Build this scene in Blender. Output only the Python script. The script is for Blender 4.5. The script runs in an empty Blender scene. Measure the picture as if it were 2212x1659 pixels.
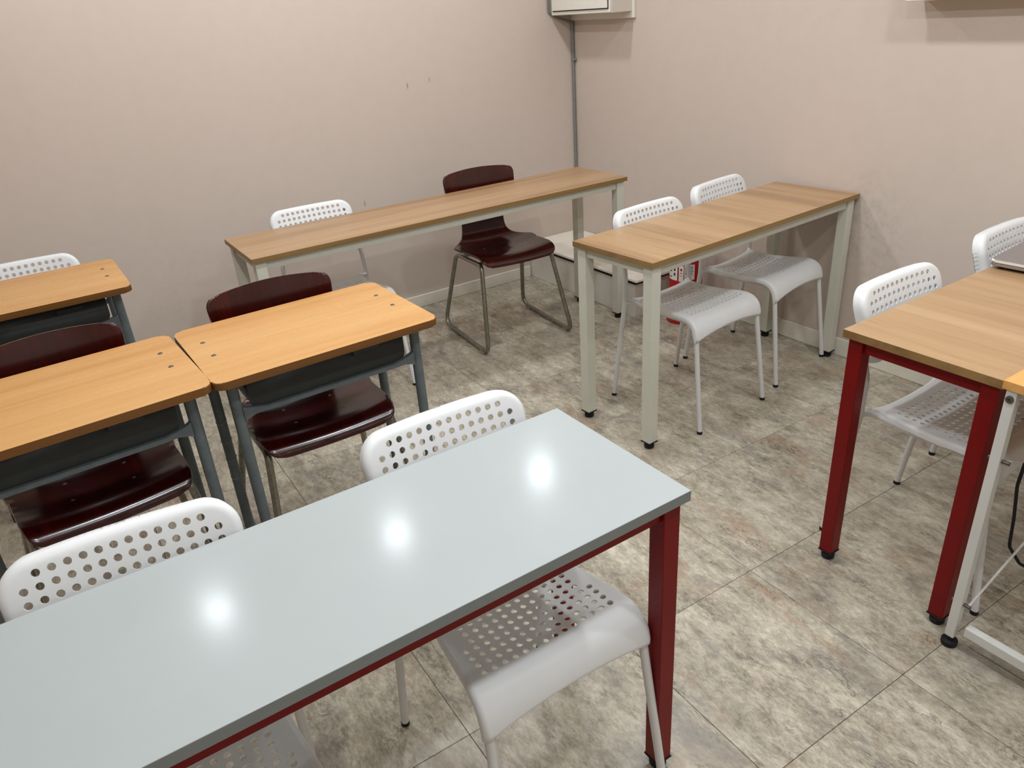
import bpy, bmesh, math, random
from mathutils import Vector, Matrix
from mathutils.geometry import delaunay_2d_cdt
random.seed(7)
S = bpy.context.scene
C = S.collection
PI = math.pi

# ------------------------------------------------------------ camera, world, lights, exposure
def make_camera():
    yaw, pitch, roll = 0.5476, -0.4647, -0.0745
    fw = Vector((math.sin(yaw)*math.cos(pitch), math.cos(yaw)*math.cos(pitch), math.sin(pitch)))
    rt = Vector((math.cos(yaw), -math.sin(yaw), 0)); up = rt.cross(fw)
    r2 = rt*math.cos(roll)+up*math.sin(roll); u2 = -rt*math.sin(roll)+up*math.cos(roll)
    cd = bpy.data.cameras.new('camera'); cd.sensor_width = 36; cd.lens = 36*1628/2212
    cd.clip_start = .02
    o = bpy.data.objects.new('camera', cd); C.objects.link(o)
    m = Matrix((r2, u2, -fw)).transposed().to_4x4(); m.translation = (0, 0, 1.5008)
    o.matrix_world = m; S.camera = o
make_camera()
W = bpy.data.worlds.new('world'); S.world = W; W.use_nodes = True
W.node_tree.nodes['Background'].inputs[0].default_value = (1, 1, 1, 1)
W.node_tree.nodes['Background'].inputs[1].default_value = 0.0
S.view_settings.view_transform = 'Standard'; S.view_settings.look = 'None'
S.view_settings.exposure = 0.0; S.view_settings.gamma = 1; S.view_settings.use_curve_mapping = False
CEIL = 2.40
LIGHT_W = 7.05
LIGHT_COL = (0.955, 1.0, 1.045)
LIGHT_X = (.18, 1.11, 2.04)
LIGHT_Y = (3.10, 1.99, .86, .16, -2.53, -3.66)  # last two rows are added unseen behind the camera, for fill light
XW, YW, XL, YB = 2.842, 3.723, -1.45, -4.6

# ------------------------------------------------------------ helpers
def srgb(r, g, b):
    f = lambda c: (c/255/12.92) if c/255 <= .04045 else ((c/255+.055)/1.055)**2.4
    return (f(r), f(g), f(b), 1)

def tag(o, label=None, cat=None, group=None, kind=None):
    if label: o['label'] = label
    if cat: o['category'] = cat
    if group: o['group'] = group
    if kind: o['kind'] = kind
    return o

def empty(name, loc=(0, 0, 0), rz=0):
    o = bpy.data.objects.new(name, None); o.empty_display_size = .05
    C.objects.link(o); o.location = loc; o.rotation_euler = (0, 0, rz)
    return o

def finish(name, bm, mat, parent=None, smooth=None, weighted=False):
    bmesh.ops.recalc_face_normals(bm, faces=bm.faces)
    me = bpy.data.meshes.new(name); bm.to_mesh(me); bm.free()
    me.materials.append(mat)
    if smooth is not None:
        for p in me.polygons: p.use_smooth = True
        me.set_sharp_from_angle(angle=math.radians(smooth))
    o = bpy.data.objects.new(name, me); C.objects.link(o)
    if parent: o.parent = parent
    if weighted:
        w = o.modifiers.new('flat_faces', 'WEIGHTED_NORMAL'); w.weight = 100; w.keep_sharp = True
    return o

def bbox(bm, lo, hi, bevel=0, seg=1, mat4=None):
    """one box added to bm"""
    r = bmesh.ops.create_cube(bm, size=1)
    vs = r['verts']
    for v in vs:
        v.co = Vector([lo[i]+(v.co[i]+.5)*(hi[i]-lo[i]) for i in range(3)])
        if mat4: v.co = mat4 @ v.co
    if bevel:
        es = list({e for v in vs for e in v.link_edges})
        bmesh.ops.bevel(bm, geom=es, offset=bevel, segments=seg, affect='EDGES', profile=.5)
def box(name, lo, hi, mat, parent=None, bevel=0, seg=1, smooth=None):
    bm = bmesh.new(); bbox(bm, lo, hi, bevel, seg)
    return finish(name, bm, mat, parent, smooth, smooth is not None)

def round_path(pts, rad, n=6):
    """polyline with rounded corners"""
    P = [Vector(p) for p in pts]; out = [P[0]]
    for i in range(1, len(P)-1):
        r = rad[i] if isinstance(rad, (list, tuple)) else rad
        a = (P[i-1]-P[i]); b = (P[i+1]-P[i]); la, lb = a.length, b.length
        a.normalize(); b.normalize()
        ang = a.angle(b)
        d = min(r/math.tan(ang/2) if ang < PI-1e-3 else 0, la*.49, lb*.49)
        s, e = P[i]+a*d, P[i]+b*d
        for k in range(n+1):
            t = k/n
            out.append(s*(1-t)**2 + P[i]*2*t*(1-t) + e*t*t)
    out.append(P[-1]); return out

def tube_bm(bm, path, r, n=10, caps=True, closed=False):
    P = [Vector(p) for p in path]
    rings = []; prev = None; m = len(P)
    for i, p in enumerate(P):
        if closed: d = P[(i+1) % m]-P[i-1]
        else: d = (P[min(i+1, m-1)]-P[max(i-1, 0)])
        d.normalize()
        if prev is None:
            ref = Vector((0, 0, 1)) if abs(d.z) < .9 else Vector((1, 0, 0))
            nx = d.cross(ref).normalized()
        else:
            nx = (prev-d*prev.dot(d)).normalized()
        prev = nx; ny = d.cross(nx)
        rr = r[i] if isinstance(r, (list, tuple)) else r
        rings.append([bm.verts.new(p+nx*rr*math.cos(2*PI*k/n)+ny*rr*math.sin(2*PI*k/n)) for k in range(n)])
    lim = m if closed else m-1
    for i in range(lim):
        A, B = rings[i], rings[(i+1) % m]
        for k in range(n):
            bm.faces.new((A[k], A[(k+1) % n], B[(k+1) % n], B[k]))
    if caps and not closed:
        bm.faces.new(rings[0][::-1]); bm.faces.new(rings[-1])
def tube(name, path, r, mat, parent=None, n=10, closed=False):
    bm = bmesh.new(); tube_bm(bm, path, r, n, True, closed)
    return finish(name, bm, mat, parent, 50)

def lathe_bm(bm, prof, n=20, cx=0, cy=0):
    rings = []
    for (r, z) in prof:
        rings.append([bm.verts.new((cx+max(r, 1e-4)*math.cos(2*PI*k/n), cy+max(r, 1e-4)*math.sin(2*PI*k/n), z)) for k in range(n)])
    for A, B in zip(rings, rings[1:]):
        for k in range(n): bm.faces.new((A[k], A[(k+1) % n], B[(k+1) % n], B[k]))
    bm.faces.new(rings[0][::-1]); bm.faces.new(rings[-1])
def lathe(name, prof, mat, parent=None, n=20, cx=0, cy=0, smooth=40):
    bm = bmesh.new(); lathe_bm(bm, prof, n, cx, cy)
    return finish(name, bm, mat, parent, smooth)

def rrect(x0, y0, x1, y1, r, n=6):
    """rounded rectangle; r is one radius or four (bl, br, tr, tl)"""
    R = r if isinstance(r, (list, tuple)) else [r]*4
    out = []
    for (cx, cy, a, q) in ((x0+R[0], y0+R[0], PI, R[0]), (x1-R[1], y0+R[1], 1.5*PI, R[1]), (x1-R[2], y1-R[2], 0, R[2]), (x0+R[3], y1-R[3], .5*PI, R[3])):
        for k in range(n+1):
            t = a+.5*PI*k/n; out.append((cx+q*math.cos(t), cy+q*math.sin(t)))
    return out

def prism(name, outline, z0, z1, mat, parent=None, bevel=0, seg=2, smooth=40, xf=None):
    bm = bmesh.new()
    A = [bm.verts.new((x, y, z0)) for x, y in outline]; B = [bm.verts.new((x, y, z1)) for x, y in outline]
    n = len(A)
    fb = bm.faces.new(A[::-1]); ft = bm.faces.new(B)
    for i in range(n): bm.faces.new((A[i], A[(i+1) % n], B[(i+1) % n], B[i]))
    if bevel:
        es = list(fb.edges)+list(ft.edges)
        bmesh.ops.bevel(bm, geom=es, offset=bevel, segments=seg, affect='EDGES', profile=.5)
    if xf:
        for v in bm.verts: v.co = xf @ v.co
    return finish(name, bm, mat, parent, smooth, True)

def densify(poly, step):
    out = []
    for i in range(len(poly)):
        a = Vector(poly[i]); b = Vector(poly[(i+1) % len(poly)])
        k = max(1, int((b-a).length/step))
        for j in range(k): out.append(tuple(a+(b-a)*j/k))
    return out
def inside(p, poly):
    x, y = p; c = False; n = len(poly)
    for i in range(n):
        x1, y1 = poly[i]; x2, y2 = poly[i-1]
        if (y1 > y) != (y2 > y) and x < (x2-x1)*(y-y1)/(y2-y1)+x1: c = not c
    return c
def edge_dist(p, poly):
    best = 9; px, py = p; n = len(poly)
    for i in range(n):
        ax, ay = poly[i-1]; bx, by = poly[i]
        dx, dy = bx-ax, by-ay; L = dx*dx+dy*dy
        t = 0 if L == 0 else max(0, min(1, ((px-ax)*dx+(py-ay)*dy)/L))
        d = (px-ax-t*dx)**2+(py-ay-t*dy)**2
        if d < best: best = d
    return math.sqrt(best)

def shell_bm(outline, holes, mapping, t, grid=.02, roll=0, flange=0, hn=10, step=.012, grid_off=(0, 0)):
    """thin curved sheet with real holes: triangulate the flat outline, bend it with mapping(u, v) -> (point, normal),
    roll its rim over by `roll` and turn the rim on by `flange` (both against the normal)"""
    out = densify(outline, step)
    pts = [Vector(p) for p in out]; edges = [(i, (i+1) % len(out)) for i in range(len(out))]
    for (cx, cy, r) in holes:
        b = len(pts)
        for k in range(hn): pts.append(Vector((cx+r*math.cos(2*PI*(k+.5)/hn), cy+r*math.sin(2*PI*(k+.5)/hn))))
        edges += [(b+k, b+(k+1) % hn) for k in range(hn)]
    us = [p[0] for p in out]; vs = [p[1] for p in out]
    if roll:
        n = len(out)
        for f in (.12, .4, .75, 1.05):
            d = roll*f
            for i in range(n):
                a = Vector(out[i-1]); c = Vector(out[(i+1) % n]); tdir = (c-a).normalized()
                q = Vector(out[i])+Vector((-tdir.y, tdir.x))*d
                if inside(q, out) and edge_dist(q, out) > d*.9 and all((q.x-h[0])**2+(q.y-h[1])**2 > (h[2]*1.2)**2 for h in holes): pts.append(q)
    i0, i1 = int(min(us)/grid)-1, int(max(us)/grid)+1; j0, j1 = int(min(vs)/grid)-1, int(max(vs)/grid)+1
    for i in range(i0, i1+1):
        for j in range(j0, j1+1):
            q = (i*grid+grid_off[0], j*grid+grid_off[1])
            if inside(q, out) and edge_dist(q, out) > max(roll*1.15, step*.5) and all((q[0]-h[0])**2+(q[1]-h[1])**2 > (h[2]*1.15)**2 for h in holes):
                pts.append(Vector(q))
    V, E, F, *_ = delaunay_2d_cdt(pts, edges, [], 0, 1e-6)
    keep = []
    for f in F:
        c = (V[f[0]]+V[f[1]]+V[f[2]])/3
        if not inside(c, out): continue
        if any((c.x-h[0])**2+(c.y-h[1])**2 < h[2]**2*.85 for h in holes): continue
        keep.append(f)
    top = {}; bot = {}; bm = bmesh.new(); nor = {}
    for i in {i for f in keep for i in f}:
        p, nrm = mapping(V[i].x, V[i].y)
        if roll:
            d = edge_dist(V[i], out)
            if d < roll: p = p - nrm*(roll-math.sqrt(max(0, roll**2-(roll-d)**2)))
        nor[i] = nrm
        top[i] = bm.verts.new(p); bot[i] = bm.verts.new(p-nrm*t)
    cnt = {}
    for f in keep:
        bm.faces.new([top[i] for i in f]); bm.faces.new([bot[i] for i in reversed(f)])
        for k in range(3):
            a, b = f[k], f[(k+1) % 3]
            cnt.setdefault((min(a, b), max(a, b)), []).append((a, b))
    outer = []
    for key, l in cnt.items():
        if len(l) == 1:
            a, b = l[0]
            m = (V[a]+V[b])/2
            if flange and edge_dist(m, out) < 1e-4: outer.append((a, b))
            else: bm.faces.new((top[b], top[a], bot[a], bot[b]))
    if flange:
        ft, fb = {}, {}
        for a, b in outer:
            for i in (a, b):
                if i not in ft:
                    # inner side of the turned rim sits a wall thickness inwards
                    q = Vector((V[i].x, V[i].y)); ctr = Vector((sum(us)/len(us), sum(vs)/len(vs)))
                    ft[i] = bm.verts.new(top[i].co-nor[i]*flange)
                    fb[i] = bm.verts.new(bot[i].co-nor[i]*(flange-t*.5))
        for a, b in outer:
            bm.faces.new((top[b], top[a], ft[a], ft[b]))
            bm.faces.new((bot[a], bot[b], fb[b], fb[a]))
            bm.faces.new((ft[b], ft[a], fb[a], fb[b]))
    return bm

def spline(pts, x):
    """Catmull-Rom through (x, value) knots"""
    n = len(pts)
    if x <= pts[0][0]: return pts[0][1]
    if x >= pts[-1][0]: return pts[-1][1]
    for i in range(n-1):
        if pts[i][0] <= x <= pts[i+1][0]:
            x1, y1 = pts[i]; x2, y2 = pts[i+1]
            x0, y0 = pts[max(i-1, 0)]; x3, y3 = pts[min(i+2, n-1)]
            m1 = (y2-y0)/(x2-x0) if x2 != x0 else 0; m2 = (y3-y1)/(x3-x1) if x3 != x1 else 0
            h = x2-x1; t = (x-x1)/h
            return (2*t**3-3*t*t+1)*y1+(t**3-2*t*t+t)*h*m1+(-2*t**3+3*t*t)*y2+(t**3-t*t)*h*m2

def copy_tree(o, parent=None):
    c = o.copy(); C.objects.link(c)
    if parent: c.parent = parent
    for ch in list(o.children): copy_tree(ch, c)
    return c

# ------------------------------------------------------------ materials
class NT:
    def __init__(s, name):
        s.m = bpy.data.materials.new(name); s.m.use_nodes = True
        s.t = s.m.node_tree; s.b = s.t.nodes['Principled BSDF']
    def n(s, typ, **kw):
        x = s.t.nodes.new(typ)
        for k, v in kw.items(): setattr(x, k, v)
        return x
    def l(s, a, b): s.t.links.new(a, b)
    def noise(s, vec, scale, detail=4, rough=.55, dist=0, dims='3D', w=None):
        x = s.n('ShaderNodeTexNoise', noise_dimensions=dims)
        x.inputs['Scale'].default_value = scale; x.inputs['Detail'].default_value = detail
        x.inputs['Roughness'].default_value = rough; x.inputs['Distortion'].default_value = dist
        if vec is not None: s.l(vec, x.inputs['Vector'])
        if w is not None: s.l(w, x.inputs['W'])
        return x.outputs['Fac']
    def ramp(s, fac, stops, interp='LINEAR'):
        x = s.n('ShaderNodeValToRGB'); x.color_ramp.interpolation = interp
        e = x.color_ramp.elements
        while len(e) < len(stops): e.new(.5)
        for q, (p, c) in zip(e, stops): q.position = p; q.color = c if len(c) == 4 else (*c, 1)
        s.l(fac, x.inputs[0]); return x.outputs[0]
    def mix(s, fac, a, b, mode='MIX'):
        x = s.n('ShaderNodeMix', data_type='RGBA', blend_type=mode)
        for sock, v in ((x.inputs['Factor'], fac), (x.inputs['A'], a), (x.inputs['B'], b)):
            pass
        ins = [i for i in x.inputs if i.enabled]
        for sock, v in zip((x.inputs[0], x.inputs[6], x.inputs[7]), (fac, a, b)):
            if hasattr(v, 'is_output'): s.l(v, sock)
            else: sock.default_value = v
        return x.outputs[2]
    def math(s, op, a, b=None, c=None):
        x = s.n('ShaderNodeMath', operation=op)
        for i, v in enumerate((a, b, c)):
            if v is None: continue
            if hasattr(v, 'is_output'): s.l(v, x.inputs[i])
            else: x.inputs[i].default_value = v
        return x.outputs[0]
    def coord(s, scale=(1, 1, 1), rot=(0, 0, 0), out='Object'):
        tc = s.n('ShaderNodeTexCoord'); mp = s.n('ShaderNodeMapping')
        mp.inputs['Scale'].default_value = scale; mp.inputs['Rotation'].default_value = rot
        s.l(tc.outputs[out], mp.inputs[0]); return mp.outputs[0]
    def bump(s, h, strength=.2, dist=.002):
        x = s.n('ShaderNodeBump'); x.inputs['Strength'].default_value = strength; x.inputs['Distance'].default_value = dist
        s.l(h, x.inputs['Height']); s.l(x.outputs[0], s.b.inputs['Normal'])
    def set(s, color=None, rough=None, metal=None, spec=None, coat=None, coat_rough=None):
        for k, v in (('Base Color', color), ('Roughness', rough), ('Metallic', metal), ('Specular IOR Level', spec), ('Coat Weight', coat), ('Coat Roughness', coat_rough)):
            if v is None: continue
            if hasattr(v, 'is_output'): s.l(v, s.b.inputs[k])
            else: s.b.inputs[k].default_value = v
        return s.m

def plain(name, col, rough=.5, metal=0, spec=.5, var=.04, vs=30, bump=0, bscale=400, **kw):
    s = NT(name); v = s.coord()
    f = s.noise(v, vs, 3)
    dark = tuple(c*(1-var*2) for c in col[:3])+(1,); light = tuple(min(1, c*(1+var)) for c in col[:3])+(1,)
    s.set(s.ramp(f, [(.3, dark), (.7, light)]), rough, metal, spec, **kw)
    if bump: s.bump(s.noise(v, bscale, 2), bump, .0005)
    return s.m

def wood_laminate(name, dark, mid, light, axis, rough=.3, coarse=7, streak=.5):
    s = NT(name)
    k = [34, 34, 34]; k[axis] = 1.3
    k2 = [150, 150, 150]; k2[axis] = 4
    info = s.n('ShaderNodeObjectInfo')
    a = s.noise(s.coord(tuple(q*.28 for q in k)), 1, 3, .5, .8, '4D', info.outputs['Random'])
    b = s.noise(s.coord(k), 1, 4, .6, .5)
    c = s.noise(s.coord(k2), 1, 3, .6)
    f = s.math('ADD', s.math('MULTIPLY', a, .55), s.math('ADD', s.math('MULTIPLY', b, .3), s.math('MULTIPLY', c, .15)))
    col = s.ramp(f, [(.34, dark), (.48, mid), (.64, light)])
    s.set(col, s.ramp(c, [(.3, (rough*.9,)*3), (.7, (rough*1.15,)*3)]), 0, .5)
    s.bump(c, .05, .0005)
    return s.m

M = {}
M['oak_x'] = wood_laminate('oak_laminate_lengthwise', srgb(140, 106, 74), srgb(168, 134, 98), srgb(182, 150, 115), 0)
M['oak_y'] = wood_laminate('oak_laminate_crosswise', srgb(140, 107, 75), srgb(171, 137, 99), srgb(186, 154, 117), 1)
M['oak_edge'] = wood_laminate('oak_edge_band', srgb(116, 87, 48), srgb(138, 107, 63), srgb(152, 121, 76), 0, .45)
M['beech'] = wood_laminate('varnished_beech', srgb(192, 138, 76), srgb(205, 154, 92), srgb(212, 166, 106), 0, .28)
M['beech_edge'] = wood_laminate('brown_desk_edge', srgb(92, 58, 20), srgb(112, 72, 28), srgb(128, 84, 36), 0, .4)
M['pine'] = wood_laminate('orange_pine_laminate', srgb(190, 130, 65), srgb(212, 156, 86), srgb(224, 172, 104), 0, .35)
M['white_top'] = plain('white_gloss_melamine', srgb(171, 177, 176), .15, 0, .075, .01, 6)
M['white_edge'] = plain('white_edge_band', srgb(128, 133, 133), .4, 0, .4, .02)  # white band greyed: the shade on the table's side is in the colour
M['ivory_metal'] = plain('ivory_powder_coat', srgb(207, 207, 193), .42, 0, .4, .02, 12, .06, 900)
M['red_metal'] = plain('dark_red_powder_coat', srgb(118, 3, 4), .42, 0, .25, .05, 12, .08, 900)
M['white_metal'] = plain('white_painted_steel', srgb(212, 213, 208), .38, 0, .4, .02, 12)
M['white_tube'] = plain('white_tube_paint', srgb(216, 216, 214), .4, 0, .4, .02, 12)
M['white_plastic'] = plain('white_polypropylene', srgb(226, 228, 228), .42, 0, .4, .012, 14, .05, 1500)
M['grey_tube'] = plain('grey_green_desk_paint', srgb(96, 106, 108), .42, 0, .45, .07, 40, .1, 300)
M['tray'] = plain('dark_grey_tray_paint', srgb(40, 45, 44), .42, 0, .45, .08, 25)
M['chrome'] = plain('worn_nickel_tube', srgb(150, 146, 134), .28, .85, .5, .14, 60)
M['black'] = plain('black_rubber', srgb(24, 24, 25), .55, 0, .3, .05)
M['bolt'] = plain('zinc_bolt', srgb(104, 101, 96), .4, .7, .5, .1, 200)
M['silver'] = plain('brushed_aluminium', srgb(182, 182, 184), .33, .9, .5, .02, 40)
M['bright'] = plain('bright_trim', srgb(238, 238, 236), .22, .15, .6, .01)  # laptop lid edge: its bright reflection is put into the colour
M['dark_base'] = plain('dark_laptop_underside', srgb(28, 28, 30), .4, 0, .5, .02)
M['box_white'] = plain('cream_white_box_paint', srgb(226, 222, 212), .4, 0, .4, .01)
M['box_side'] = plain('cream_box_side', srgb(214, 206, 194), .45, 0, .4, .01)
M['conduit'] = plain('grey_conduit', srgb(128, 131, 126), .4, .1, .5, .05)
M['ext_red'] = plain('extinguisher_red', srgb(176, 16, 20), .25, 0, .5, .02)
M['paper'] = plain('label_paper', srgb(228, 226, 218), .5, 0, .3, .01)
M['ink'] = plain('label_ink', srgb(40, 40, 44), .6, 0, .3, .01)
M['ink_blue'] = plain('label_blue', srgb(36, 44, 110), .6, 0, .3, .01)
M['tape'] = plain('pale_tape', srgb(150, 150, 146), .5, 0, .3, .02)
M['joint'] = plain('dark_tile_joint', srgb(70, 60, 52), .8, 0, .2, .1)
M['ceiling'] = plain('ceiling_paint', srgb(236, 234, 230), .9, 0, .2, .01)
M['base'] = plain('cream_baseboard', srgb(228, 224, 210), .5, 0, .3, .03, 8)
M['ledge_board'] = plain('cream_ledge_board', srgb(242, 238, 226), .4, 0, .4, .015)
M['ledge_side'] = plain('pale_ledge_side', srgb(226, 222, 212), .6, 0, .3, .04, 9)

def mahogany():
    s = NT('dark_mahogany_plywood')
    c = s.coord((9, 9, 60)); b = s.noise(s.coord((48, 5, 3)), 1, 3, .55, .4); a = s.noise(s.coord((4, 4, 4)), 1, 3)
    f = s.math('ADD', s.math('MULTIPLY', a, .4), s.math('MULTIPLY', b, .6))
    col = s.ramp(f, [(.3, srgb(36, 6, 4)), (.52, srgb(54, 9, 6)), (.76, srgb(80, 17, 9))])
    s.set(col, .2, 0, .5, coat=.2, coat_rough=.1)
    return s.m
M['mahogany'] = mahogany()

def wall_mat(name, stain_pts, marks=()):
    s = NT(name); v = s.coord()
    big = s.noise(v, 1.7, 3, .5); mid = s.noise(v, 14, 4, .6); fine = s.noise(v, 420, 3, .6)
    col = s.mix(s.math('MULTIPLY', big, .6), srgb(207, 192, 181), srgb(201, 189, 176))
    col = s.mix(s.math('MULTIPLY', s.ramp(mid, [(.42, (0, 0, 0)), (.8, (1, 1, 1))]), .10), col, srgb(176, 158, 148))
    for (p, r, amount) in stain_pts:
        d = s.n('ShaderNodeVectorMath', operation='DISTANCE')
        tc = s.n('ShaderNodeTexCoord'); s.l(tc.outputs['Object'], d.inputs[0]); d.inputs[1].default_value = p
        m = s.math('SUBTRACT', 1, s.math('DIVIDE', d.outputs['Value'], r)); m.node.use_clamp = True
        spots = s.ramp(s.noise(v, 30, 7, .78), [(.46, (0, 0, 0)), (.66, (1, 1, 1))])
        k = s.math('MULTIPLY', s.math('MULTIPLY', m, spots), amount)
        col = s.mix(k, col, srgb(138, 126, 112))
    for (p, r, amount) in marks:      # short upright scuffs
        d = s.n('ShaderNodeVectorMath', operation='DISTANCE'); q = s.coord((1, 1, .28))
        s.l(q, d.inputs[0]); d.inputs[1].default_value = (p[0], p[1], p[2]*.28)
        m = s.math('SUBTRACT', 1, s.math('DIVIDE', d.outputs['Value'], r)); m.node.use_clamp = True
        col = s.mix(s.math('MULTIPLY', m, amount), col, srgb(120, 106, 98))
    s.set(col, .75, 0, .3); s.bump(fine, .18, .0012)
    return s.m
M['wall_far'] = wall_mat('beige_pink_wallpaper_far', [((.45, YW, .35), .5, .12)], [((1.783, YW, 1.172), .006, .9), ((1.91, YW, 1.188), .005, .7), ((1.46, YW, .633), .006, .8)])
M['wall_left'] = wall_mat('beige_pink_wallpaper_left', [])
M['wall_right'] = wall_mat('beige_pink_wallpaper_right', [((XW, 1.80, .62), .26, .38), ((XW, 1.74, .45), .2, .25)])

def floor_mat():
    s = NT('stone_look_vinyl')
    info = s.n('ShaderNodeObjectInfo')
    w = s.math('MULTIPLY', info.outputs['Random'], 60)
    st = s.coord((1.15, .55, 1))
    v = st
    big = s.noise(v, 4.2, 6, .62, .5, '4D', w)
    mid = s.noise(v, 13, 8, .72, .5, '4D', w)
    fine = s.noise(v, 55, 8, .76, .3, '4D', w)
    tint = s.noise(v, 6.5, 5, .6, .8, '4D', s.math('ADD', w, 9.3))
    grey = s.noise(v, 7.5, 6, .66, .6, '4D', s.math('ADD', w, 21.7))
    grit = s.noise(v, 150, 5, .75, .4)
    f = s.math('ADD', s.math('MULTIPLY', big, .17), s.math('ADD', s.math('MULTIPLY', mid, .31), s.math('ADD', s.math('MULTIPLY', fine, .33), s.math('MULTIPLY', grit, .19))))
    col = s.ramp(f, [(.395, srgb(104, 97, 84)), (.46, srgb(153, 145, 128)), (.53, srgb(185, 177, 159)), (.60, srgb(214, 205, 185))])
    col = s.mix(s.math('MULTIPLY', s.ramp(tint, [(.54, (0, 0, 0)), (.66, (1, 1, 1))]), .5), col, srgb(156, 128, 102))
    col = s.mix(s.math('MULTIPLY', s.ramp(grey, [(.52, (0, 0, 0)), (.64, (1, 1, 1))]), .5), col, srgb(112, 106, 104))
    # thin veins where the distorted noise crosses its middle value
    ve = s.math('ABSOLUTE', s.math('SUBTRACT', s.noise(v, 9, 9, .72, 1.2, '4D', s.math('ADD', w, 4.1)), .5))
    vm = s.ramp(ve, [(.0, (1, 1, 1)), (.018, (0, 0, 0))])
    brk = s.ramp(s.noise(v, 11, 3, .5, 0, '4D', s.math('ADD', w, 2.2)), [(.5, (0, 0, 0)), (.62, (1, 1, 1))])
    col = s.mix(s.math('MULTIPLY', s.math('MULTIPLY', vm, brk), .75), col, srgb(74, 66, 58))
    li = s.ramp(s.noise(v, 24, 9, .75, 1.0, '4D', s.math('ADD', w, 14.1)), [(.60, (0, 0, 0)), (.68, (1, 1, 1))])
    col = s.mix(s.math('MULTIPLY', li, .45), col, srgb(214, 205, 186))
    s.set(col, s.ramp(fine, [(.35, (.19,)*3), (.7, (.36,)*3)]), 0, .45)
    s.bump(s.math('ADD', mid, fine), .22, .0016)
    return s.m
M['floor'] = floor_mat()

# ------------------------------------------------------------ the room
fl = tag(box('floor', (XL-.1, YB-.1, -.05), (XW+.1, YW+.1, -.0035), M['joint']), kind='structure')
TS, TX, TY, TA = .4688, 1.4281, 1.0991, -.0103
tile_me = None
ca, sa = math.cos(TA), math.sin(TA)
for i in range(-11, 6):
    for j in range(-13, 8):
        lx, ly = (i+.5)*TS, (j+.5)*TS
        x, y = TX+lx*ca-ly*sa, TY+lx*sa+ly*ca
        if not (XL-.2 < x < XW+.2 and YB-.2 < y < YW+.2): continue
        if tile_me is None:
            h = TS/2-.0006
            t = box('tile', (-h, -h, -.003), (h, h, 0), M['floor'], None, .0007)
            tile_me = t.data
        else:
            t = bpy.data.objects.new('tile', tile_me); C.objects.link(t)
        t.location = (x, y, 0); t.rotation_euler = (0, 0, TA + (PI if random.random() < .5 else 0)); t.parent = fl
tag(box('wall_back', (XL-.2, YW, 0), (XW+.2, YW+.12, CEIL+.1), M['wall_far']), kind='structure')
tag(box('wall_right', (XW, YB-.1, 0), (XW+.12, YW+.1, CEIL+.1), M['wall_right']), kind='structure')
tag(box('wall_left', (XL-.12, YB-.1, 0), (XL, YW+.1, CEIL+.1), M['wall_left']), kind='structure')
tag(box('wall_front', (XL-.2, YB-.12, 0), (XW+.2, YB, CEIL+.1), M['wall_far']), kind='structure')
tag(box('ceiling', (XL-.2, YB-.2, CEIL), (XW+.2, YW+.2, CEIL+.1), M['ceiling']), kind='structure')
def baseboard(name, lo, hi): tag(box(name, lo, hi, M['base'], None, .0025), kind='structure')
baseboard('baseboard_back', (XL, YW-.009, 0), (2.46, YW, .07))
baseboard('baseboard_left', (XL, YB, 0), (XL+.009, YW, .07))
baseboard('baseboard_right', (XW-.006, YB, 0), (XW, 2.76, .082))

# downlights: a ring, a recessed diffuser and the lamp itself
lamp_data = bpy.data.lights.new('downlight_lamp', 'AREA'); lamp_data.shape = 'DISK'; lamp_data.size = .12
lamp_data.energy = LIGHT_W; lamp_data.color = LIGHT_COL
ring_me = None
for lx in LIGHT_X:
    for ly in LIGHT_Y:
        if ring_me is None:
            bm = bmesh.new()
            prof = [(.078, -.002), (.084, -.008), (.096, -.006), (.1, 0), (.078, 0)]
            n = 28; rings = [[bm.verts.new((r*math.cos(2*PI*k/n), r*math.sin(2*PI*k/n), z)) for k in range(n)] for r, z in prof]
            for a in range(5):
                A, B = rings[a], rings[(a+1) % 5]
                for k in range(n): bm.faces.new((A[k], A[(k+1) % n], B[(k+1) % n], B[k]))
            d = finish('downlight', bm, M['ceiling'], None, 40); ring_me = d.data
        else:
            d = bpy.data.objects.new('downlight', ring_me); C.objects.link(d)
        d.location = (lx, ly, CEIL-.0005)
        tag(d, 'round white ceiling downlight, %s in the %s row from the far wall' % (('left', 'middle', 'right')[LIGHT_X.index(lx)], ('first', 'second', 'third', 'fourth', 'fifth', 'last')[LIGHT_Y.index(ly)]), 'light', 'downlights in the ceiling')
        lo = bpy.data.objects.new('lamp', lamp_data); C.objects.link(lo); lo.parent = d; lo.location = (0, 0, -.003)

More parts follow.
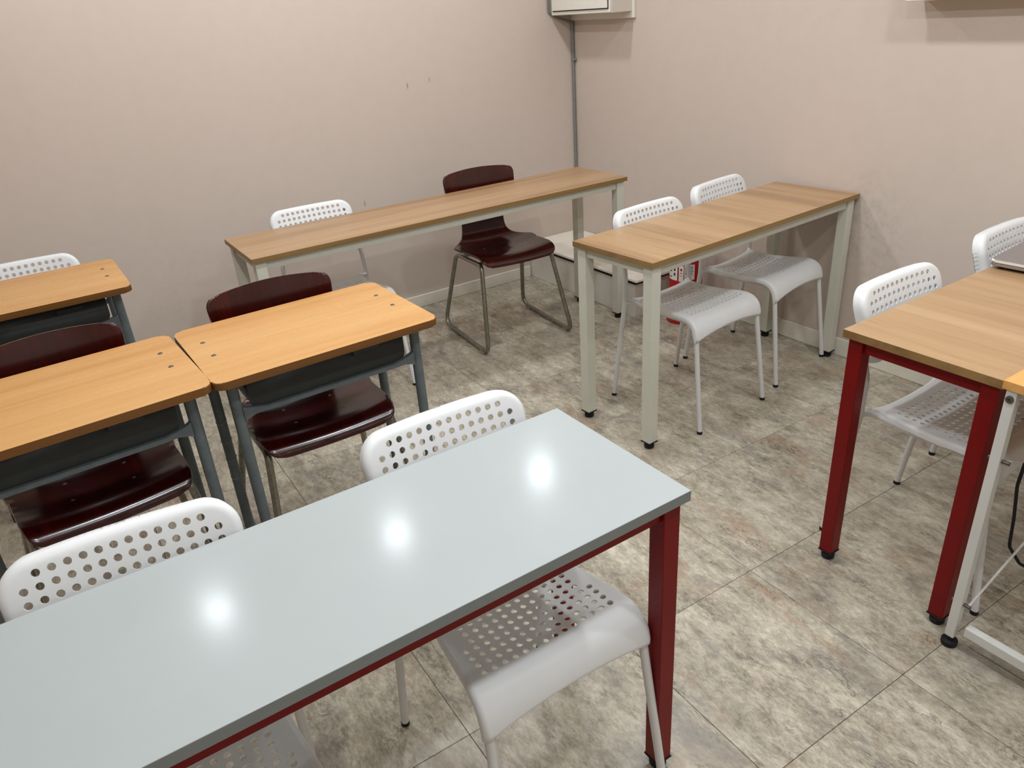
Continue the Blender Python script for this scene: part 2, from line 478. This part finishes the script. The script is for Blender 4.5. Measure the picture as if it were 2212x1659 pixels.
# ------------------------------------------------------------ long tables
def steel_table(name, x, y, a, L, Wd, h, top_mat, edge_mat, frame_mat, label, leg=.0425, th=.02):
    t = empty(name, (x, y, 0), a); tag(t, label, 'table', 'long narrow steel-legged tables')
    bm = bmesh.new(); bbox(bm, (-L/2, -Wd/2, h-th), (L/2, Wd/2, h), .0015, 2)
    top = finish('tabletop', bm, top_mat, t, 50, True)
    top.data.materials.append(edge_mat)
    for p in top.data.polygons:
        if abs(p.normal.z) < .5: p.material_index = 1
    ins = .012
    zt = h-th; zb = .028
    for sx in (-1, 1):
        for sy in (-1, 1):
            cx = sx*(L/2-ins-leg/2); cy = sy*(Wd/2-ins-leg/2)
            lg = box('leg', (cx-leg/2, cy-leg/2, zb), (cx+leg/2, cy+leg/2, zt), frame_mat, t, .003, 2, 35)
            bm = bmesh.new()
            bbox(bm, (cx-leg/2-.0015, cy-leg/2-.0015, zb-.004), (cx+leg/2+.0015, cy+leg/2+.0015, zb), .0008)
            lathe_bm(bm, [(.010, .019), (.010, .0255)], 14, cx, cy)
            lathe_bm(bm, [(.017, 0), (.0185, .004), (.0185, .014), (.014, .019)], 18, cx, cy)
            finish('levelling_foot', bm, M['black'], lg, 35)
    rh, rw = .036, .022
    xi = L/2-ins-leg; yi = Wd/2-ins-leg
    for sy in (-1, 1):
        cy = sy*(Wd/2-ins-.009-rw/2)
        box('rail', (-xi, cy-rw/2, zt-rh), (xi, cy+rw/2, zt), frame_mat, t, .002, 2, 35)
    for sx in (-1, 1):
        cx = sx*(L/2-ins-.009-rw/2)
        box('rail', (cx-rw/2, -yi, zt-rh), (cx+rw/2, yi, zt), frame_mat, t, .002, 2, 35)
    return t
steel_table('long_table', .2206, .9665, .0037, 1.2, .3951, .7226, M['white_top'], M['white_edge'], M['red_metal'],
            'glossy white table on dark red square legs, in the foreground', .039, .022)
steel_table('long_table', 2.2213, 1.9856, .0673, 1.206, .3953, .7246, M['oak_y'], M['oak_edge'], M['ivory_metal'],
            'oak-topped table on pale ivory legs, end against the right wall with two white chairs')
steel_table('long_table', 1.5402, 3.0056, .0021, 1.8256, .3892, .7268, M['oak_x'], M['oak_edge'], M['ivory_metal'],
            'longest oak-topped table on ivory legs, along the far wall in front of the corner conduit')
steel_table('long_table', 2.2207, .8465, .0041, 1.2016, .389, .7193, M['oak_y'], M['oak_edge'], M['red_metal'],
            'oak-topped table on dark red legs at right, with the laptop on it', .039, .022)

# ------------------------------------------------------------ single school desks
def school_desk(first=True):
    t = empty('school_desk')
    h = .746; L, Wd = .615, .436
    bm_out = rrect(-L/2, -Wd/2, L/2, Wd/2, .028, 6)
    top = prism('desktop', bm_out, h-.021, h, M['beech'], t, .004, 3, 40)
    top.data.materials.append(M['beech_edge'])
    for p in top.data.polygons:
        if p.normal.z < .8: p.material_index = 1
    for sx in (-1, 1):
        for by in (.08, -.03):
            bm = bmesh.new()
            lathe_bm(bm, [(.0068, h-.0005), (.0068, h+.0004), (.0056, h+.0013), (.0028, h+.0014), (.0024, h+.0006)], 14, sx*.257, by)
            finish('bolt', bm, M['bolt'], top, 40)
    zt = h-.022
    for sx in (-1, 1):
        for ly in (-.147, .125):
            lg = tube('leg', [(sx*.257, ly, .012), (sx*.257, ly, .4), (sx*.257, ly, zt-.001)], .0145, M['grey_tube'], t, 14)
            lathe('foot_cap', [(.013, 0), (.0162, .003), (.0162, .03), (.0148, .032)], M['black'], lg, 14, sx*.257, ly)
        box('side_rail', (sx*.257-.011, -.13, zt-.024), (sx*.257+.011, .11, zt-.002), M['grey_tube'], t, .003, 2, 35)
        tube('foot_rail', [(sx*.257, -.133, .12), (sx*.257, .111, .12)], .010, M['grey_tube'], t, 10)
    # book tray: bottom, closed panel towards the front and rounded side walls, open to the sitter
    prof = round_path([(-.222, 0, zt-.003), (-.222, 0, zt-.100), (.222, 0, zt-.100), (.222, 0, zt-.003)], .028, 6)
    bm = bmesh.new(); w = .0015
    fr, bk = [], []
    for p in prof:
        fr.append(bm.verts.new((p.x, .14, p.z))); bk.append(bm.verts.new((p.x, -.146, p.z)))
    for i in range(len(prof)-1): bm.faces.new((fr[i], fr[i+1], bk[i+1], bk[i]))
    bm.faces.new(bk)
    tr = finish('book_tray', bm, M['tray'], t, 40)
    sm = tr.modifiers.new('thick', 'SOLIDIFY'); sm.thickness = .0016
    bm = bmesh.new(); bbox(bm, (.07, -.1485, zt-.042), (.15, -.1462, zt-.026), .0008)
    finish('embossed_plate', bm, M['tray'], tr, None)
    # bar under the tray mouth, flaring at both ends where it is welded to the legs
    bm = bmesh.new(); secs = []
    for x, hh in ((-.2445, .040), (-.235, .030), (-.212, .017), (-.18, .012), (.18, .012), (.212, .017), (.235, .030), (.2445, .040)):
        zc = zt-.107 + (.0 if abs(x) < .2 else .004)
        secs.append([bm.verts.new((x, y, z)) for y, z in ((-.157, zc-hh/2), (-.142, zc-hh/2), (-.142, zc+hh/2), (-.157, zc+hh/2))])
    for A, B in zip(secs, secs[1:]):
        for k in range(4): bm.faces.new((A[k], A[(k+1) % 4], B[(k+1) % 4], B[k]))
    bm.faces.new(secs[0][::-1]); bm.faces.new(secs[-1])
    finish('tray_bar', bm, M['grey_tube'], t, 40)
    bm = bmesh.new(); bbox(bm, (-.2445, .118, zt-.118), (.2445, .132, zt-.102), .002)
    finish('tray_bar', bm, M['grey_tube'], t, 40)
    return t
desk0 = school_desk()
for k, (x, y, a, lab) in enumerate([
    (.5414, 1.9677, .026, 'orange beech school desk with a grey steel frame, right of the touching pair'),
    (-.0778, 1.951, .056, 'orange beech school desk at left, its right end touching the next desk'),
    (-.0990, 2.9601, .0144, 'orange beech school desk standing alone at the left edge near the far wall')]):
    d = desk0 if k == 0 else copy_tree(desk0)
    d.location = (x, y, 0); d.rotation_euler = (0, 0, a)
    tag(d, lab, 'desk', 'single school desks')
    if k == 0: desk_a = d
# pale tape turns on one rear leg of the right-hand desk
tl = [c for c in desk_a.children if c.name.startswith('leg')][1]

# ------------------------------------------------------------ white perforated chairs
def perforated_chair():
    t = empty('perforated_chair')
    P = .0222; HR = .0066
    # seat: v runs from the back edge (0) to the front lip
    prof = [(.168, .4385), (.14, .436), (.09, .431), (.03, .4285), (-.03, .430), (-.09, .436), (-.125, .440), (-.150, .4375), (-.170, .428), (-.184, .411), (-.191, .390), (-.1945, .372), (-.1965, .361)]
    ss = [0]
    for a, b in zip(prof, prof[1:]): ss.append(ss[-1]+math.hypot(a[0]-b[0], a[1]-b[1]))
    LV = ss[-1]; ky = [(s, p[0]) for s, p in zip(ss, prof)]; kz = [(s, p[1]) for s, p in zip(ss, prof)]
    def smap(u, v):
        def base(v): return spline(ky, v), spline(kz, v)
        y, z = base(v); y1, z1 = base(max(0, v-.003)); y2, z2 = base(min(LV, v+.003))
        tdir = Vector((0, y2-y1, z2-z1)).normalized(); n = Vector((0, -tdir.z, tdir.y))
        if n.z < 0 and n.y > 0: n = -n
        n = Vector((0, tdir.z, -tdir.y)) if tdir.y < 0 else n
        if v < LV*.5 and n.z < 0: n = -n
        k = max(0, 1-(v/LV)*1.0)
        dish = .010*((u/.185)**2)*(1 if v < LV*.62 else max(0, 1-(v-LV*.62)/(LV*.2)))
        return Vector((u, y, z))+Vector((0, 0, dish)), n
    wk = [(0, .172), (.012, .165), (.03, .159), (.06, .1585), (.11, .163), (.18, .172), (.25, .181), (.31, .188), (.36, .1915), (LV, .1925)]
    right = [];  N = 26
    for i in range(N+1):
        v = LV*(i/N)**1.15; right.append((spline(wk, v), v))
    front = []
    for i in range(1, 16):
        u = .1925-(.385)*i/16
        front.append((u, LV-.019*(1-abs(u/.1925)**2.2)))
    backe = []
    for i in range(1, 12):
        u = -.172+.344*i/12; backe.append((u, .020*(1-abs(u/.172)**6)))
    outline = right+front+[(-u, v) for u, v in reversed(right)]+backe
    holes = []
    v0 = None
    for s, p in zip(ss, prof):
        if p[0] == -.125: v0 = s-.004
    rows = [14]*4+[12]*7
    for r, n in enumerate(rows):
        for c in range(n): holes.append(((c-(n-1)/2)*P, v0-r*P*.985, HR))
    bm = shell_bm(outline, holes, smap, .0035, .0222, .011, .006, 10, .012, (P/2, 0))
    finish('seat', bm, M['white_plastic'], t, 38)
    # backrest
    HB = .205; zb = .578
    def bmap(u, v):
        y = .158+.385*v - .45*u*u*(.4+.6*v/HB)
        z = zb+v*.975
        n = Vector((.9*u*.5, -.93, .36)).normalized()
        return Vector((u, y, z)), n
    out = []
    for (u, v) in rrect(-.191, 0, .191, HB, (.035, .035, .058, .058), 8):
        w = 1-.05*(1-v/HB)
        out.append((u*w, v))
    holes = []
    for r, n in enumerate([12, 14, 14, 14, 14, 12]):
        for c in range(n): holes.append(((c-(n-1)/2)*P*1.03, HB-.0265-r*P, HR))
    bm = shell_bm(out, holes, bmap, .004, .02286, .017, .017, 10, .012, (.01143, 0))
    finish('backrest', bm, M['white_plastic'], t, 38)
    R = .0095
    for sx in (-1, 1):
        fl_ = tube('leg', round_path([(sx*.195, -.2275, .006), (sx*.178, -.176, .385), (sx*.174, -.152, .420), (sx*.16, -.10, .416)], .03, 5), R, M['white_tube'], t, 12)
        lathe('foot_cap', [(.0085, 0), (.0103, .001), (.0103, .010), (.0096, .012)], M['black'], fl_, 12, sx*.195, -.2272)
        rl = tube('leg', round_path([(sx*.195, .2275, .006), (sx*.191, .170, .42), (sx*.184, .172, .535), (sx*.162, .243, .735)], .10, 8), R, M['white_tube'], t, 12)
        lathe('foot_cap', [(.0085, 0), (.0103, .001), (.0103, .010), (.0096, .012)], M['black'], rl, 12, sx*.195, .2272)
        tube('side_rail', round_path([(sx*.190, .170, .430), (sx*.162, .150, .428), (sx*.154, .04, .414), (sx*.16, -.10, .418)], .03, 5), .0085, M['white_tube'], t, 10)
    tube('cross_rail', [(-.154, .04, .409), (.154, .04, .409)], .007, M['white_tube'], t, 8)
    return t
pc = perforated_chair()
PCH = [
 (2.048, 1.975, .085, 'white perforated chair tucked under the oak table at right, nearer its free end'),
 (2.545, 2.060, .165, 'white perforated chair tucked under the oak table at right, nearer the right wall'),
 (1.941, .868, .015, 'white perforated chair behind the red-legged oak table, left of the laptop'),
 (2.585, .905, .03, 'white perforated chair behind the laptop at the right edge'),
 (.577, .997, .0, 'white perforated chair under the white table, at its right end'),
 (-.050, .990, -.06, 'white perforated chair under the white table, at its left end'),
 (1.030, 3.070, -.02, 'white perforated chair against the far wall, left of the brown chair at the longest table'),
 (-.090, 3.070, -.02, 'white perforated chair behind the lone desk at the left edge')]
for k, (x, y, a, lab) in enumerate(PCH):
    o = pc if k == 0 else copy_tree(pc)
    o.location = (x, y, 0); o.rotation_euler = (0, 0, a)
    tag(o, lab, 'chair', 'white perforated chairs')

# ------------------------------------------------------------ dark plywood chairs
def plywood_chair():
    t = empty('plywood_chair')
    prof = [(-.198, .412), (-.192, .427), (-.175, .440), (-.14, .446), (-.07, .441), (0, .434), (.06, .432), (.115, .434), (.155, .447), (.180, .474), (.190, .515), (.193, .57), (.196, .64), (.205, .72), (.218, .785)]
    ss = [0]
    for a, b in zip(prof, prof[1:]): ss.append(ss[-1]+math.hypot(a[0]-b[0], a[1]-b[1]))
    LV = ss[-1]; ky = [(s, p[0]) for s, p in zip(ss, prof)]; kz = [(s, p[1]) for s, p in zip(ss, prof)]
    def at(i): return ss[i]
    wk = [(0, .150), (.010, .178), (.028, .192), (.06, .199), (at(4), .203), (at(5), .206), (at(6), .216), (at(7)-.015, .213), (at(7)+.012, .196), (at(8)-.005, .172), (at(8)+.018, .146), (at(9)+.005, .128), (at(10), .119), (at(11), .120), (at(11)+.03, .131), (at(12)-.01, .156), (at(12)+.025, .180), (at(13)-.01, .190), (LV-.035, .193), (LV-.016, .187), (LV-.005, .174), (LV, .150)]
    def mp(u, v):
        y, z = spline(ky, v), spline(kz, v); a, b = max(0, v-.004), min(LV, v+.004)
        d = Vector((0, spline(ky, b)-spline(ky, a), spline(kz, b)-spline(kz, a))).normalized()
        n = Vector((0, -d.z, d.y))
        amt = spline([(0, .010), (.06, .016), (at(6), .022), (at(9), .012), (at(12), .016), (LV, .024)], v)
        q = (u/.2)**2
        n2 = (n + Vector((-amt*2*u/.04, 0, 0))).normalized()
        return Vector((u, y, z))+n*amt*q, n2
    NV, NU = 84, 22
    bm = bmesh.new(); top, bot = [], []
    for i in range(NV+1):
        v = LV*i/NV; w = spline(wk, v); rt_, rb_ = [], []
        for j in range(NU+1):
            q = -1+2*j/NU; u = w*q; p, n = mp(u, v)
            bow = .012*(1-q*q)
            k1 = max(0, (v-(LV-.06))/.06); k0 = max(0, (.05-v)/.05)
            p = p+Vector((0, .2, .97))*bow*k1*k1+Vector((0, -.5, -.8))*bow*.4*k0*k0
            rt_.append(bm.verts.new(p)); rb_.append(bm.verts.new(p-n*.010))
        top.append(rt_); bot.append(rb_)
    for i in range(NV):
        for j in range(NU):
            bm.faces.new((top[i][j], top[i][j+1], top[i+1][j+1], top[i+1][j]))
            bm.faces.new((bot[i][j], bot[i+1][j], bot[i+1][j+1], bot[i][j+1]))
    ring = [(i, 0) for i in range(NV)]+[(NV, j) for j in range(NU)]+[(i, NU) for i in range(NV, 0, -1)]+[(0, j) for j in range(NU, 0, -1)]
    rim = []
    for k in range(len(ring)):
        (i0, j0), (i1, j1) = ring[k], ring[(k+1) % len(ring)]
        bm.faces.new((top[i0][j0], top[i1][j1], bot[i1][j1], bot[i0][j0]))
        rim += [bm.edges.get((top[i0][j0], top[i1][j1])), bm.edges.get((bot[i0][j0], bot[i1][j1]))]
    bmesh.ops.bevel(bm, geom=rim, offset=.0035, segments=3, affect='EDGES', profile=.5)
    sh = finish('seat_shell', bm, M['mahogany'], t, 50)
    for sx in (-1, 1):
        for yy, zz in ((-.075, .4415), (.045, .4335)):
            rv = lathe('rivet', [(.0055, -.001), (.005, .0004), (.003, .0008)], M['bolt'], sh, 10, sx*.075, yy)
            for v in rv.data.vertices: v.co.z += zz+.0025
    R = .0108
    for sx in (-1, 1):
        bx, tx = sx*.236, sx*.165
        pts = [(tx, 0, .4175), (tx, -.128, .4175), (bx, -.205, .0155), (bx, .205, .0155), (sx*.172, .125, .413), (tx, 0, .4175)]
        base = [(sx*.188, -.150, .418), (bx, -.250, .0155), (bx, .258, .0155), (sx*.186, .142, .408)]
        # closed trapezoid loop with rounded bends
        P4 = [Vector(p) for p in base]; loop = []; rr = [.035, .042, .055, .06]
        for i in range(4):
            a = (P4[i-1]-P4[i]); b = (P4[(i+1) % 4]-P4[i]); ang = a.angle(b); a.normalize(); b.normalize()
            d = rr[i]/math.tan(ang/2); s, e = P4[i]+a*d, P4[i]+b*d
            for k in range(8):
                q = k/7; loop.append(s*(1-q)**2+P4[i]*2*q*(1-q)+e*q*q)
        fr = tube('sled_leg', loop, R, M['chrome'], t, 12, True)
        for yy in (-.19, .19):
            box('glide', (bx-.013, yy-.018, 0), (bx+.013, yy+.018, .012), M['tape'], fr, .003, 2, 35)
    for yy, z in ((-.1, .4145), (.085, .4095)):
        box('seat_strap', (-.186, yy-.014, z-.006), (.186, yy+.014, z+.004), M['chrome'], t, .002)
    return t
wc = plywood_chair()
for k, (x, y, a, lab) in enumerate([
    (1.890, 3.100, -.085, 'dark mahogany plywood chair at the longest oak table, whole bent-tube legs in view'),
    (.545, 2.085, .0, 'dark mahogany plywood chair behind the right-hand desk of the touching pair'),
    (-.060, 2.070, .09, 'dark mahogany plywood chair behind the left-hand desk of the touching pair')]):
    o = wc if k == 0 else copy_tree(wc)
    o.location = (x, y, 0); o.rotation_euler = (0, 0, a)
    tag(o, lab, 'chair', 'dark plywood chairs')

# ------------------------------------------------------------ folding desk at the lower right
def frame_desk():
    x0, x1, y0, y1, h = 1.587, 2.70, .04, .640, .737
    t = empty('frame_desk', ((x0+x1)/2, (y0+y1)/2, 0))
    tag(t, 'orange wood-topped desk on a thin white steel frame, at the lower right edge', 'desk')
    ox, oy = (x0+x1)/2, (y0+y1)/2
    a, b, c, d = x0-ox, x1-ox, y0-oy, y1-oy
    top = box('desktop', (a, c, h-.02), (b, d, h), M['pine'], t, .0015, 2, 30)
    L = .022
    for sx, lx in ((1, a+.004), (-1, b-.004-L)):
        for ly in (d-.008-L, c+.008):
            lg = box('leg', (lx, ly, .03), (lx+L, ly+L, h-.02), M['white_metal'], t, .002, 2, 35)
            lathe('levelling_foot', [(.018, 0), (.019, .004), (.019, .014), (.009, .017), (.009, .032)], M['black'], lg, 16, lx+L/2, ly+L/2)
            bt = lathe('bolt', [(.0085, 0), (.0085, .003), (.0035, .004), (.003, .0015)], M['bolt'], lg, 14)
            for v in bt.data.vertices:
                z = v.co.z; v.co = Vector((lx-z if sx > 0 else lx+L+z, ly+L/2+v.co.x, h-.04+v.co.y))
        box('foot_bar', (lx, c+.05, .055), (lx+L, d-.05, .081), M['white_metal'], t, .002, 2, 35)
        box('top_bar', (lx, c+.05, h-.046), (lx+L, d-.05, h-.02), M['white_metal'], t, .002, 2, 35)
    yb = d-.008-L; xl = a+.004+L/2; xr = b-.004-L/2
    for za, zb, off in ((.545, .135, .004), (.135, .545, .010)):
        tube('cross_brace', [(xl, yb-off, za), (xr, yb-off, zb)], .0032, M['white_metal'], t, 8)
    for x in (xl, xr):
        for z in (.545, .135):
            tube('knob', [(x, yb+L+.006, z), (x, yb-.016, z)], .0046, M['bolt'], t, 10)
    return t
frame_desk()

# ------------------------------------------------------------ laptop
lt = empty('laptop', (2.473, .939, .7193), .08)
tag(lt, 'closed silver laptop lying on the red-legged oak table', 'laptop')
prism('base', rrect(-.166, -.113, .166, .113, .012, 5), .010, .0185, M['silver'], lt, .003)
prism('underside', rrect(-.160, -.107, .160, .107, .012, 5), .0075, .0102, M['dark_base'], lt, .001)
lid = prism('lid', rrect(-.168, -.115, .168, .115, .013, 5), .0205, .0285, M['silver'], lt, .0035, 3)
lid.data.materials.append(M['bright'])
for p in lid.data.polygons:
    if abs(p.normal.z) < .97: p.material_index = 1
for sx in (-1, 1):
    for sy in (-1, 1):
        lathe('rubber_foot', [(.007, 0), (.007, .0078)], M['black'], lt, 10, sx*.14, sy*.09)
prism('screen_gap', rrect(-.160, -.108, .160, .108, .01, 4), .0185, .0206, M['black'], lt)

# ------------------------------------------------------------ corner: ledge, extinguisher, box, conduit
lg = empty('corner_ledge', (2.65, 3.24, 0))
tag(lg, 'low cream boxed ledge with an overhanging board, in the far corner behind the ivory legs', 'ledge')
def lbox(name, lo, hi, m, bev=.002): return box(name, tuple(lo[i]-(2.65, 3.24, 0)[i] for i in range(3)), tuple(hi[i]-(2.65, 3.24, 0)[i] for i in range(3)), m, lg, bev)
lbox('body', (2.472, 2.775, 0), (XW-.001, YW-.001, .178), M['ledge_side'])
lbox('packing_strip', (2.478, 2.781, .178), (XW-.001, YW-.001, .206), M['black'])  # black strip standing in for the shade in the gap below the board
lbox('top_board', (2.446, 2.735, .206), (XW-.001, YW-.001, .220), M['ledge_board'], .002)

def extinguisher(x, y):
    t = empty('fire_extinguisher', (x, y, 0)); tag(t, 'red fire extinguisher with white labels on the floor beside the ledge', 'extinguisher')
    lathe('stand', [(.088, 0), (.092, .004), (.092, .022), (.086, .026), (.083, .026)], M['ext_red'], t, 28)
    lathe('cylinder', [(.07, .026), (.080, .032), (.081, .05), (.081, .36), (.076, .395), (.058, .425), (.03, .44), (.022, .445), (.022, .46)], M['ext_red'], t, 32)
    lathe('valve', [(.02, .46), (.022, .465), (.022, .49), (.015, .5)], M['bolt'], t, 16)
    box('lever', (-.012, -.11, .505), (.012, .02, .513), M['ink'], t, .002)
    box('carry_handle', (-.012, -.10, .475), (.012, .0, .481), M['ink'], t, .002)
    tube('hose', round_path([(.02, 0, .478), (.075, 0, .485), (.098, 0, .42), (.096, .02, .2), (.09, .03, .12)], .03, 5), .008, M['black'], t, 10)
    def label(a0, a1, z0, z1, r=.0817, m=M['paper'], name='label', par=None):
        bm = bmesh.new(); n = max(2, int((a1-a0)/.12)); A = []; B = []
        for k in range(n+1):
            a = a0+(a1-a0)*k/n
            A.append(bm.verts.new((r*math.cos(a), r*math.sin(a), z0))); B.append(bm.verts.new((r*math.cos(a), r*math.sin(a), z1)))
        for k in range(n): bm.faces.new((A[k], A[k+1], B[k+1], B[k]))
        return finish(name, bm, m, par or t, 60)
    # angles: the camera sits towards -2.35 rad
    f = -2.32
    l1 = label(f-.12, f+.50, .235, .312); l2 = label(f-.46, f-.17, .225, .312); l3 = label(f-1.30, f-.56, .228, .345)
    R2 = .0821
    rnd = random.Random(3)
    for k in range(6):   # small print in two columns
        z = .300-k*.0075
        label(f-.07, f+.08+rnd.random()*.05, z, z+.0035, R2, M['ink'], 'print', l1)
        label(f+.17, f+.32+rnd.random()*.12, z, z+.003, R2, M['ink'], 'print', l1)
    for k in range(2): label(f-.07, f+.12, .242+k*.006, .245+k*.006, R2, M['ink'], 'print', l1)
    label(f-.36, f-.27, .280, .293, R2, M['ink'], 'emblem', l2)
    label(f-.39, f-.24, .268, .271, R2, M['ink'], 'print', l2); label(f-.41, f-.22, .255, .257, R2, M['ink'], 'print', l2)
    label(f-.46, f-.17, .306, .312, R2, M['ext_red'], 'print', l2)
    label(f-1.2, f-.95, .300, .338, R2, M['ink_blue'], 'emblem', l3)
    for k in range(3): label(f-.82, f-.70, .252+k*.024, .266+k*.024, R2, M['ink'], 'print', l3)
    label(f-1.16, f-1.0, .268, .286, R2, M['ink'], 'emblem', l3)
    label(f-1.2, f-.98, .240, .245, R2, M['ink'], 'print', l3)
    return t
extinguisher(2.652, 2.600)

eb = empty('wall_box', (XW, 3.45, 1.7))
tag(eb, 'cream wall-mounted box with a white door, high in the far corner', 'box')
def ebox(name, lo, hi, m, par=None, bev=.002): return box(name, tuple(lo[i]-(XW, 3.45, 1.7)[i] for i in range(3)), tuple(hi[i]-(XW, 3.45, 1.7)[i] for i in range(3)), m, par or eb, bev)
ebox('back_plate', (2.826, 3.195, 1.403), (XW-.0005, YW-.001, 1.96), M['box_white'])
ebox('housing', (2.692, 3.209, 1.434), (2.826, 3.703, 1.95), M['box_side'])
ebox('frame', (2.684, 3.211, 1.436), (2.692, 3.702, 1.948), M['box_white'])
dr = ebox('door', (2.674, 3.226, 1.457), (2.6835, 3.684, 1.93), M['box_white'])
ebox('door_gap', (2.6815, 3.221, 1.4525), (2.6842, 3.689, 1.935), M['ink'])
ebox('latch', (2.668, 3.25, 1.68), (2.674, 3.27, 1.72), M['bolt'], dr, .001)

cd = empty('conduit_pipe', (XW-.013, YW-.013, .22)); tag(cd, 'thin grey conduit pipe running down the wall corner under the box', 'pipe')
tube('pipe', [(0, 0, .001), (0, 0, .6), (0, 0, 1.178)], .0075, M['conduit'], cd, 12)
bm = bmesh.new(); lathe_bm(bm, [(.0105, .975), (.0105, .990)], 14); bbox(bm, (-.008, -.022, .977), (.010, .0, .988), .001)
finish('clip', bm, M['conduit'], cd, 40)
lead = tube('cable', round_path([(2.672, YW-.009, 1.95), (2.672, YW-.009, 1.452), (2.72, YW-.009, 1.425), (XW-.024, YW-.012, 1.395)], .02, 5), .0055, M['conduit'], None, 10)
tag(lead, 'dark grey cable beside the wall box, bending in to the corner pipe', 'cable')
wp = empty('wall_panel', (XW, 1.1, 1.7)); tag(wp, 'white box-like panel on the right wall at the top right edge, only its lower corner showing', 'panel')
def wbox(name, lo, hi, m): return box(name, tuple(lo[i]-(XW, 1.1, 1.7)[i] for i in range(3)), tuple(hi[i]-(XW, 1.1, 1.7)[i] for i in range(3)), m, wp, .002)
wbox('case', (2.752, .50, 1.426), (XW-.0005, 1.694, 2.0), M['box_white'])
wbox('front_rim', (2.740, .49, 1.421), (2.752, 1.699, 2.005), M['box_white'])

# black cable hanging behind the frame desk
cb = tube('power_cable', round_path([(1.86, .626, .711), (1.815, .628, .58), (1.78, .63, .449), (1.773, .63, .397), (1.807, .63, .286), (1.827, .63, .188), (1.90, .622, .10), (1.99, .60, .03), (2.08, .57, .0045), (2.4, .50, .0045)], .05, 5), .0042, M['black'], None, 8)
tag(cb, 'black power cable hanging behind the white desk frame, under the table edge at right', 'cable')
for k in range(4):
    z = .30+k*.062
    bm = bmesh.new()
    pts = [(-.257+.0150*math.cos(q), .125+.0150*math.sin(q), z+.006*math.sin(q+.6)) for q in [2*PI*i/16 for i in range(16)]]
    tube_bm(bm, pts, .0011, 6, True, True)
    finish('tape_turn', bm, M['tape'], tl, 60)
